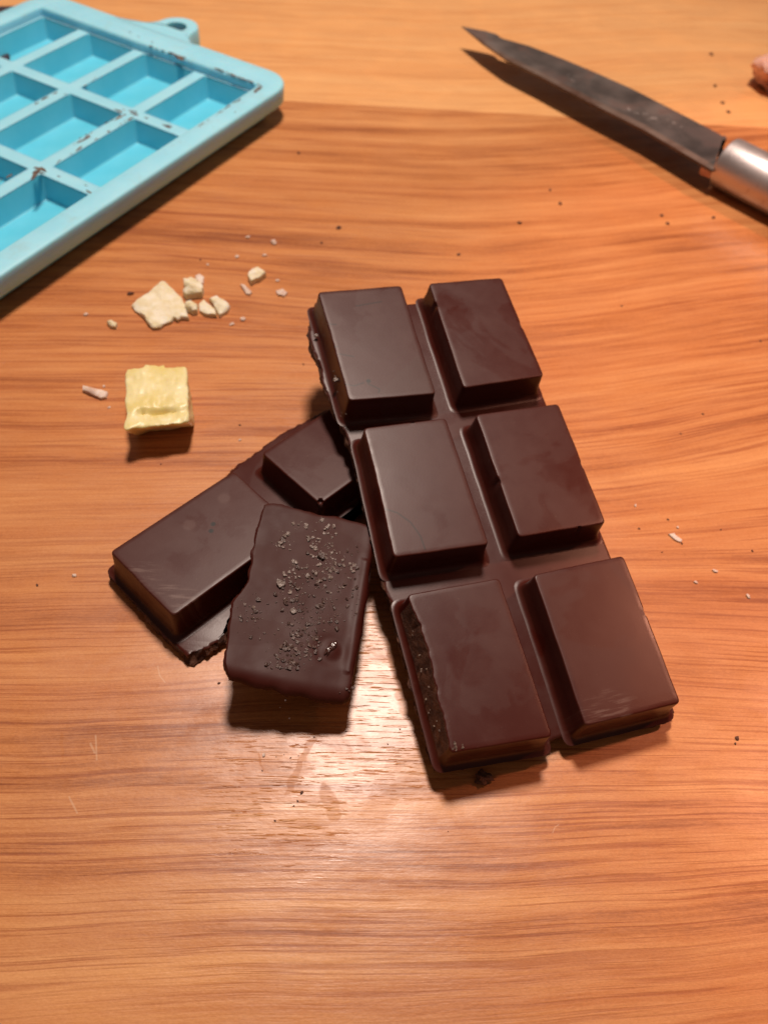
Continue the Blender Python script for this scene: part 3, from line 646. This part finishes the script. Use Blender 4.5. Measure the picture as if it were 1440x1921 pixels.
# hanging loop: flat tab with a hole
tc, tr, hr = Vector((-1.235, 2.68)), 0.41, 0.20
bm = bmesh.new()
def tab_outline():
    pts = []
    base_y = OYT - 0.07
    # left flare, arc, right flare
    for k in range(9):
        t = k / 8; a = Vector((tc.x - 1.2, base_y)); b1 = Vector((tc.x - 0.50, base_y + 0.10)); c1 = Vector((tc.x - 0.40, tc.y + 0.02))
        pts.append(a * (1 - t) ** 2 + b1 * 2 * t * (1 - t) + c1 * t * t)
    for k in range(1, 16):
        a = math.pi - math.pi * k / 16; pts.append(Vector((tc.x + tr * math.cos(a), tc.y + tr * math.sin(a))))
    for k in range(9):
        t = k / 8; a = Vector((tc.x + 0.40, tc.y + 0.02)); b1 = Vector((tc.x + 0.42, base_y + 0.10)); c1 = Vector((tc.x + 0.75, base_y))
        pts.append(a * (1 - t) ** 2 + b1 * 2 * t * (1 - t) + c1 * t * t)
    return pts
to = tab_outline()
nto = len(to)
def hole(k): 
    d = (to[k] - tc); a = math.pi * 1.12 - (math.pi * 1.24) * k / (nto - 1); return Vector((tc.x + hr * math.cos(a), tc.y + hr * 1.0 * math.sin(a)))
def strip(z, ins=0.0):
    out = [bm.verts.new((p.x + (tc.x - p.x) * ins, p.y + (tc.y - p.y) * ins * .3, z)) for p in to]
    inn = [bm.verts.new((hole(k).x, hole(k).y, z)) for k in range(nto)]
    return out, inn
ZTAB = ZR + 0.003
lay = [strip(ZTAB, 0.03), strip(ZTAB - 0.02, 0.0), strip(0.28, 0.0)]
for a, b_ in zip(lay, lay[1:]):
    for k in range(nto - 1):
        bm.faces.new((a[0][k], b_[0][k], b_[0][k + 1], a[0][k + 1])); bm.faces.new((a[1][k], a[1][k + 1], b_[1][k + 1], b_[1][k]))
for L in (lay[0], lay[-1]):
    for k in range(nto - 1): bm.faces.new((L[0][k], L[0][k + 1], L[1][k + 1], L[1][k]))
    # bridge from the hole back to the rim
    bm.faces.new([L[1][0], L[1][-1], L[0][-1], L[0][0]])
a, b_ = lay[0], lay[-1]
steps = 6
hb = []
for zi, L in enumerate(lay):
    pass
bm.faces.new((lay[0][1][0], lay[2][1][0], lay[2][1][-1], lay[0][1][-1]))
bmesh.ops.recalc_face_normals(bm, faces=bm.faces)
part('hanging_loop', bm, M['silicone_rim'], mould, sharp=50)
# rib grid and cavities
xs = [XL, -2.68, -1.35, 0.035, XR]
RW = 0.125
cells = []
for j in range(6):
    y1 = (YT - 0.035) if j == 0 else -2.06 * (j - 1) - RW
    y0 = -2.06 * j + RW if j > 0 else 0.0 + RW
    if j == 0: y0 = RW; y1 = YT - 0.04
    else: y1 = -2.06 * (j - 1) - RW; y0 = -2.06 * j + RW
    for i in range(4):
        x0 = xs[i] + (RW if i > 0 else 0.06); x1 = xs[i + 1] - (RW if i < 3 else 0.05)
        cells.append((x0, x1, y0, y1))
bm = bmesh.new()
# rib top: quads between the cells
xe = sorted({XL} | {c[0] for c in cells} | {c[1] for c in cells} | {XR}); ye = sorted({c[2] for c in cells} | {c[3] for c in cells} | {YB, YT})
vg = {}
def gvert(x, y):
    k = (round(x, 4), round(y, 4))
    if k not in vg: vg[k] = bm.verts.new((x, y, ZM))
    return vg[k]
cs = {(round(c[0], 4), round(c[2], 4)) for c in cells}
for a in range(len(xe) - 1):
    for b_ in range(len(ye) - 1):
        if (round(xe[a], 4), round(ye[b_], 4)) in cs: continue
        bm.faces.new((gvert(xe[a], ye[b_]), gvert(xe[a + 1], ye[b_]), gvert(xe[a + 1], ye[b_ + 1]), gvert(xe[a], ye[b_ + 1])))
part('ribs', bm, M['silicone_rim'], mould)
proto = {}
for (x0, x1, y0, y1) in cells:
    w, h = round(x1 - x0, 3), round(y1 - y0, 3)
    if (w, h) not in proto:
        bm = bmesh.new(); L = []
        for (d, z) in ((0.022, ZM + 0.0008), (0.006, ZM - 0.004), (-0.004, ZM - 0.025), (-0.05, ZF + 0.03), (-0.058, ZF + 0.008), (-0.075, ZF)):
            L.append([bm.verts.new((p.x, p.y, z)) for p in rr_loop(-w / 2 - d, w / 2 + d, -h / 2 - d, h / 2 + d, 0.05, 4)])
        for a, b_ in zip(L, L[1:]):
            n = len(a)
            for i in range(n): bm.faces.new((a[i], b_[i], b_[(i + 1) % n], a[(i + 1) % n]))
        bm.faces.new(L[-1])
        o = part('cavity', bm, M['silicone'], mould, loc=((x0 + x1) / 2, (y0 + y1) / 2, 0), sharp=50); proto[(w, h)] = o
    else:
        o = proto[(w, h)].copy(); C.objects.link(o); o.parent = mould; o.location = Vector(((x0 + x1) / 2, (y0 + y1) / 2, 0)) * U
# chocolate left on the mould: smears along the edges
rs = random.Random(5); bm = bmesh.new()
def smear(x0, y0, x1, y1, z, n_, w, r0=.02):
    for _ in range(int(n_ * .6)):
        t = rs.random(); r = r0 * rs.uniform(.4, 1.3)
        e = rs.uniform(1.2, 4.5)
        lb = lump_bm(1, 1, (r * e, r * .8, r * .25), .3, rs.random() * 9)
        ang = math.atan2(y1 - y0, x1 - x0) + rs.uniform(-.18, .18)
        join_into(bm, lb, Matrix.Translation((x0 + (x1 - x0) * t + rs.uniform(-w, w), y0 + (y1 - y0) * t + rs.uniform(-w, w), z)) @ Matrix.Rotation(ang, 4, 'Z'))
smear(0.25, 1.82, 1.33, 1.80, ZR + .001, 34, .012, .024); smear(1.36, 1.75, 1.40, 1.55, ZR, 10, .02, .03); smear(-1.1, 1.80, -.3, 1.80, ZR, 12, .02, .03)
smear(-.55, 1.79, -.35, 1.75, ZR, 6, .02, .04)
smear(1.34, 1.2, 1.35, .1, ZR, 20, .012, .018); smear(-.05, -.05, -.05, -1.5, ZM, 26, .05, .022); smear(.12, -.1, .13, -1.9, ZM, 26, .015, .022)
smear(-.2, -.05, .15, .05, ZM, 14, .06, .022); smear(.3, 0, 1.2, 0, ZM, 9, .08, .018); smear(-.1, -2.1, .2, -2.1, ZM, 12, .06, .026); smear(-.2, -2.3, -.1, -3.9, ZM, 22, .03, .025)
smear(.3, -2.06, 1.2, -2.06, ZM, 6, .08, .02); smear(-1.25, 1.2, -1.25, -.2, ZM, 8, .05, .015); smear(-1.4, -.2, -1.42, -.8, ZM, 10, .03, .022)
smear(1.45, 1, 1.6, -6, ZR, 10, .1, .012); smear(-2, 1.95, .2, 2.0, ZR, 6, .05, .018); smear(.22, -2.3, .24, -2.35, .52, 5, .015, .05); smear(.4, -1.0, 1.0, -2.9, ZF + .01, 4, .1, .02)
smear(1.60, -5.2, 1.75, 1.5, ZR - .01, 8, .02, .012)
o = part('chocolate_residue', bm, M['residue'], mould); o['kind'] = 'stuff'

# ------------------------------------------------------------------ kitchen knife
knife = thing('kitchen_knife', 'worn kitchen knife with dark stained blade and round steel handle', 'knife', (HANDLE_A[0], HANDLE_A[1], 0))
bpy.context.view_layer.update()
kz = 0.40
bm = bmesh.new(); NS = 60; rows = []
for i in range(NS + 1):
    t = i / NS
    e = poly_at(EDGE, t); s_ = poly_at(SPINE, t)
    if i == 0: e = s_ = Vector(EDGE[0]) + Vector((0, 0))
    w = (s_ - e); wl = w.length
    th = 0.012 + 0.055 * min(1, wl / 0.9)
    ed = 0
    rows.append([(e.x + ed, e.y + ed, kz), (e.x + w.x * .12, e.y + w.y * .12, kz + th * .28), (e.x + w.x * .5, e.y + w.y * .5, kz + th * .5), (e.x + w.x * .88, e.y + w.y * .88, kz + th * .55), (s_.x, s_.y, kz + th * .35),
                 (s_.x, s_.y, kz - th * .35), (e.x + w.x * .93, e.y + w.y * .93, kz - th * .5), (e.x + w.x * .12, e.y + w.y * .12, kz - th * .28)])
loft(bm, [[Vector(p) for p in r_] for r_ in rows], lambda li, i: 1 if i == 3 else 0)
bmesh.ops.remove_doubles(bm, verts=bm.verts, dist=0.0005)
bmesh.ops.recalc_face_normals(bm, faces=bm.faces)
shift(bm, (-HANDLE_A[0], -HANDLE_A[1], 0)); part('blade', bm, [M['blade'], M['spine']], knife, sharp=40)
# notched heel between blade and handle
nb = [tuple(v) for v in NOTCH] + [SPINE[-1]]
dirv = (Vector(HANDLE_A) - ((Vector(EDGE[2]) + Vector(SPINE[2])) / 2)).normalized(); HD = dirv
HA = Vector(HANDLE_A)
tail = [HA + (Vector(NOTCH[-1]) - HA) * .25 + HD * .3, HA + (Vector(SPINE[-1]) - HA) * .35 + HD * .3]
SE = Vector(SPINE[-1]); SE = SE + (HA - SE) * .12
hl = [Vector(EDGE[-1]), Vector(NOTCH[1]), Vector(NOTCH[2]), Vector(NOTCH[3]), Vector(NOTCH[4]), Vector(NOTCH[5]), tail[0], tail[1], SE]
hlc = ccw([tuple(p) for p in hl])
bm = bmesh.new(); loft(bm, [[Vector((p[0], p[1], kz - .03)) for p in hlc], [Vector((p[0], p[1], kz + .033)) for p in hlc]])
shift(bm, (-HANDLE_A[0], -HANDLE_A[1], 0)); part('heel', bm, M['blade'], knife, sharp=30)
# round handle lying on the table
HRAD = 0.40
bm = bmesh.new(); loops = []
ax = HD.to_3d(); sx = Vector((-ax.y, ax.x, 0)); up = Vector((0, 0, 1)); c0 = Vector((HANDLE_A[0], HANDLE_A[1], HRAD + .002))
for (d, r) in ((-0.08, .20), (-0.08, HRAD - .04), (-0.07, HRAD - .012), (-0.04, HRAD), (0.8, HRAD), (2.0, HRAD - .01), (4.0, HRAD - .01), (6.0, HRAD), (6.15, HRAD - .06), (6.2, .3)):
    loops.append([c0 + ax * d + (sx * math.cos(a) + up * math.sin(a)) * r for a in [2 * math.pi * k / 56 for k in range(56)]])
loft(bm, loops); bmesh.ops.recalc_face_normals(bm, faces=bm.faces)
shift(bm, (-HANDLE_A[0], -HANDLE_A[1], 0)); part('handle', bm, M['handle'], knife, sharp=35)

# ------------------------------------------------------------------ cocoa butter chunk
CQ = [Vector(v) for v in CHUNK]
def chunk_bm():
    bm = bmesh.new(); bmesh.ops.create_cube(bm, size=2.0); bmesh.ops.subdivide_edges(bm, edges=bm.edges[:], cuts=30, use_grid_fill=True)
    for v in bm.verts:
        a, b_, c_ = v.co
        # soften corners
        n8 = (abs(a) ** 18 + abs(b_) ** 18 + abs(c_) ** 18) ** (1 / 18.0); a, b_, c_ = a / n8, b_ / n8, c_ / n8
        u, w = (a + 1) / 2, (1 - b_) / 2
        p = (CQ[0] * (1 - u) + CQ[1] * u) * (1 - w) + (CQ[3] * (1 - u) + CQ[2] * u) * w
        cen = (CQ[0] + CQ[1] + CQ[2] + CQ[3]) / 4
        p = cen + (p - cen) * (1.0 - 0.05 * (1 - c_) / 2); p.y += 0.30 * w * (1 - c_) / 2
        z = (c_ + 1) / 2 * 0.44
        if c_ > 0:
            z -= 0.025 * max(0, min(1, (w - .74) / .03)) * min(1, max(0, (u - .1) * 9)) * c_           # step down at the front
            gl_ = 0.735 + 0.03 * math.sin(u * 2.4)
            if 0.17 < u < 0.82: z -= 0.10 * math.exp(-((w - gl_) / 0.020) ** 2) * min(1, (u - .17) * 12, (.82 - u) * 6) * c_
            z += 0.018 * nz(u * 2.3, w * 2.3, 1, 1.5, 3) + 0.010 * nz(u * 12, w * 12, 1, 1.0, 3)
        s_ = 0.012 * nz(p.x * 3, p.y * 3, z * 3, 1.6, 4)
        bm_n = Vector((a, b_)); p = p + bm_n * (s_ + 0.012 * nz(p.x * 9, p.y * 9, z * 9, 1.0, 2))
        if u < .18 and w > .85: p = p + Vector((-.01, -.05)) * (1 - u / .18)
        if 0.3 < u < .62 and w < .1: p = p + Vector((0, .05)) * (1 - w / .1)
        v.co = (p.x, p.y, z)
    return bm
o = obj('cocoa_butter_chunk', chunk_bm(), M['butter'], sharp=60)
tag(o, 'pale yellow cocoa butter chunk with a groove across its top', 'cocoa butter')

# ------------------------------------------------------------------ pale shavings
def shard(name, P, th, label, cat, group=None, mat=None, curl=0.0, ridges=0.0, seed=0):
    P = ccw([tuple(p) for p in P]); Q = dense(P, 0.035)
    cen = sum(Q, Vector((0, 0))) / len(Q)
    bm = bmesh.new(); rings = []
    for s_ in (1.0, 0.8, 0.55, 0.25):
        rings.append([cen + (q - cen) * s_ for q in Q])
    def zt(p, s_):
        return th * (0.65 + 0.35 * (1 - s_)) + curl * (p - cen).length ** 2 + ridges * nz((p.x * .6 - p.y * .8) * 9, (p.x + p.y) * 1.2, seed, 1.0, 3) + th * .25 * nz(p.x * 6, p.y * 6, seed, 1.0, 2)
    def rough(q, i, z): return q + (q - cen).normalized() * 0.012 * nz(q.x * 14, q.y * 14, seed + z, 1.0, 3)
    layers = [[Vector((*rough(q, i, 0), 0.002 + curl * (q - cen).length ** 2)) for i, q in enumerate(Q)], [Vector((*rough(q, i, .1), zt(q, 1) * .7)) for i, q in enumerate(Q)]]
    for k, s_ in enumerate((0.95, 0.8, 0.55, 0.25)):
        layers.append([Vector((*(cen + (rough(q, i, .2) - cen) * s_), zt(cen + (q - cen) * s_, s_) * (1 if k else .96))) for i, q in enumerate(Q)])
    loft(bm, layers)
    bmesh.ops.triangulate(bm, faces=[f for f in bm.faces if len(f.verts) > 4])
    o = obj(name, bm, mat or M['shaving'], sharp=40)
    return tag(o, label, cat, group)
shard('shaving', FLAKE, 0.09, 'large pale shaving with ragged lower edge, below the blue mould', 'shaving', 'pale cocoa butter shavings', curl=.05, ridges=.018)
LL = ['pale square flake at the back of the small stacked pair right of the large shaving', 'whitish block in front of the square flake, right of the large shaving',
      'faint pink crumb cluster behind the stacked pale flakes', 'small rounded cream piece touching the right corner of the large shaving',
      'curved cream shaving between the rounded piece and the angular yellow one', 'angular yellowish shaving at the right end of the row',
      'small white wedge standing apart between the mould corner and the bar', 'thin white sliver just lower left of the white wedge',
      'faint translucent flake right of the white wedge', 'long translucent flake left of the yellow cocoa butter chunk', 'tiny white oval grain left below the large shaving']
for i, (P_, h_) in enumerate(LUMPS):
    shard('shaving', P_, h_ * (.55 if i in (4, 5) else 1), LL[i], 'shaving', 'pale cocoa butter shavings', M['speck'] if i in (2, 7, 8, 9) else M['shaving'], seed=i * 3.0, ridges=.004)
shard('shaving', LONGPALE, 0.03, 'thin white sliver on the wood right of the bar, dark crumb at its tip', 'shaving', 'pale cocoa butter shavings', M['speck'], seed=40)

# ------------------------------------------------------------------ crumbs
def dist(x, y): return math.sqrt(x * x + y * y + 7.25 ** 2)
rs = random.Random(3)
for i, (x, y, s_) in enumerate(PALE):
    r = s_ * dist(x, y) / 1500 * 0.62
    o = obj('pale_crumb', lump_bm(r, 2, (1.2, .8, .55), .5, i, 1.2), M['speck'], loc=(x, y, r * .4)); o.rotation_euler.z = rs.uniform(0, 6)
    tag(o, 'tiny whitish crumb lying loose on the bare wood', 'crumb', 'tiny whitish crumbs')
for i, (x, y, s_) in enumerate(DARKS):
    r = s_ * dist(x, y) / 1500 * 0.45
    o = obj('dark_crumb', lump_bm(r, 2, (1.25, .85, .6), .6, i + 50, 1.4), M['crumb'], loc=(x, y, r * .4)); o.rotation_euler.z = rs.uniform(0, 6)
    tag(o, 'tiny dark chocolate crumb lying loose on the bare wood', 'crumb', 'tiny dark chocolate crumbs')
x, y = BIGCRUMB
o = obj('chocolate_crumb', lump_bm(0.062, 3, (1.1, .9, .7), .7, 3.3, 1.8), M['crumb'], loc=(x, y, .035))
tag(o, 'biggest dark crumb, just below the bar\'s broken bottom edge', 'crumb')

# ------------------------------------------------------------------ things cut by the frame
x, y = PINK
bm = lump_bm(1, 4, (.75, .62, .42), .35, 2.2, 1.5)
o = obj('pink_lump', bm, M['pink'], loc=(x + .72, y + .12, .30)); o.rotation_euler.z = -.6
tag(o, 'blurred pinkish brown lump cut off by the right frame edge above the knife', 'food piece')
(x0, y0), (x1, y1) = DARK
bm = box_bm(-4.2, 0.0, -3.4, 0.0, 0.0, 0.14, 0.04)
o = obj('dark_cloth', bm, M['cloth'], loc=(x1 + .1, y1, 0.0)); o.rotation_euler.z = math.atan2(y1 - y0, x1 - x0)
tag(o, 'dark purple grey flat cloth behind the left corner of the blue mould', 'cloth')
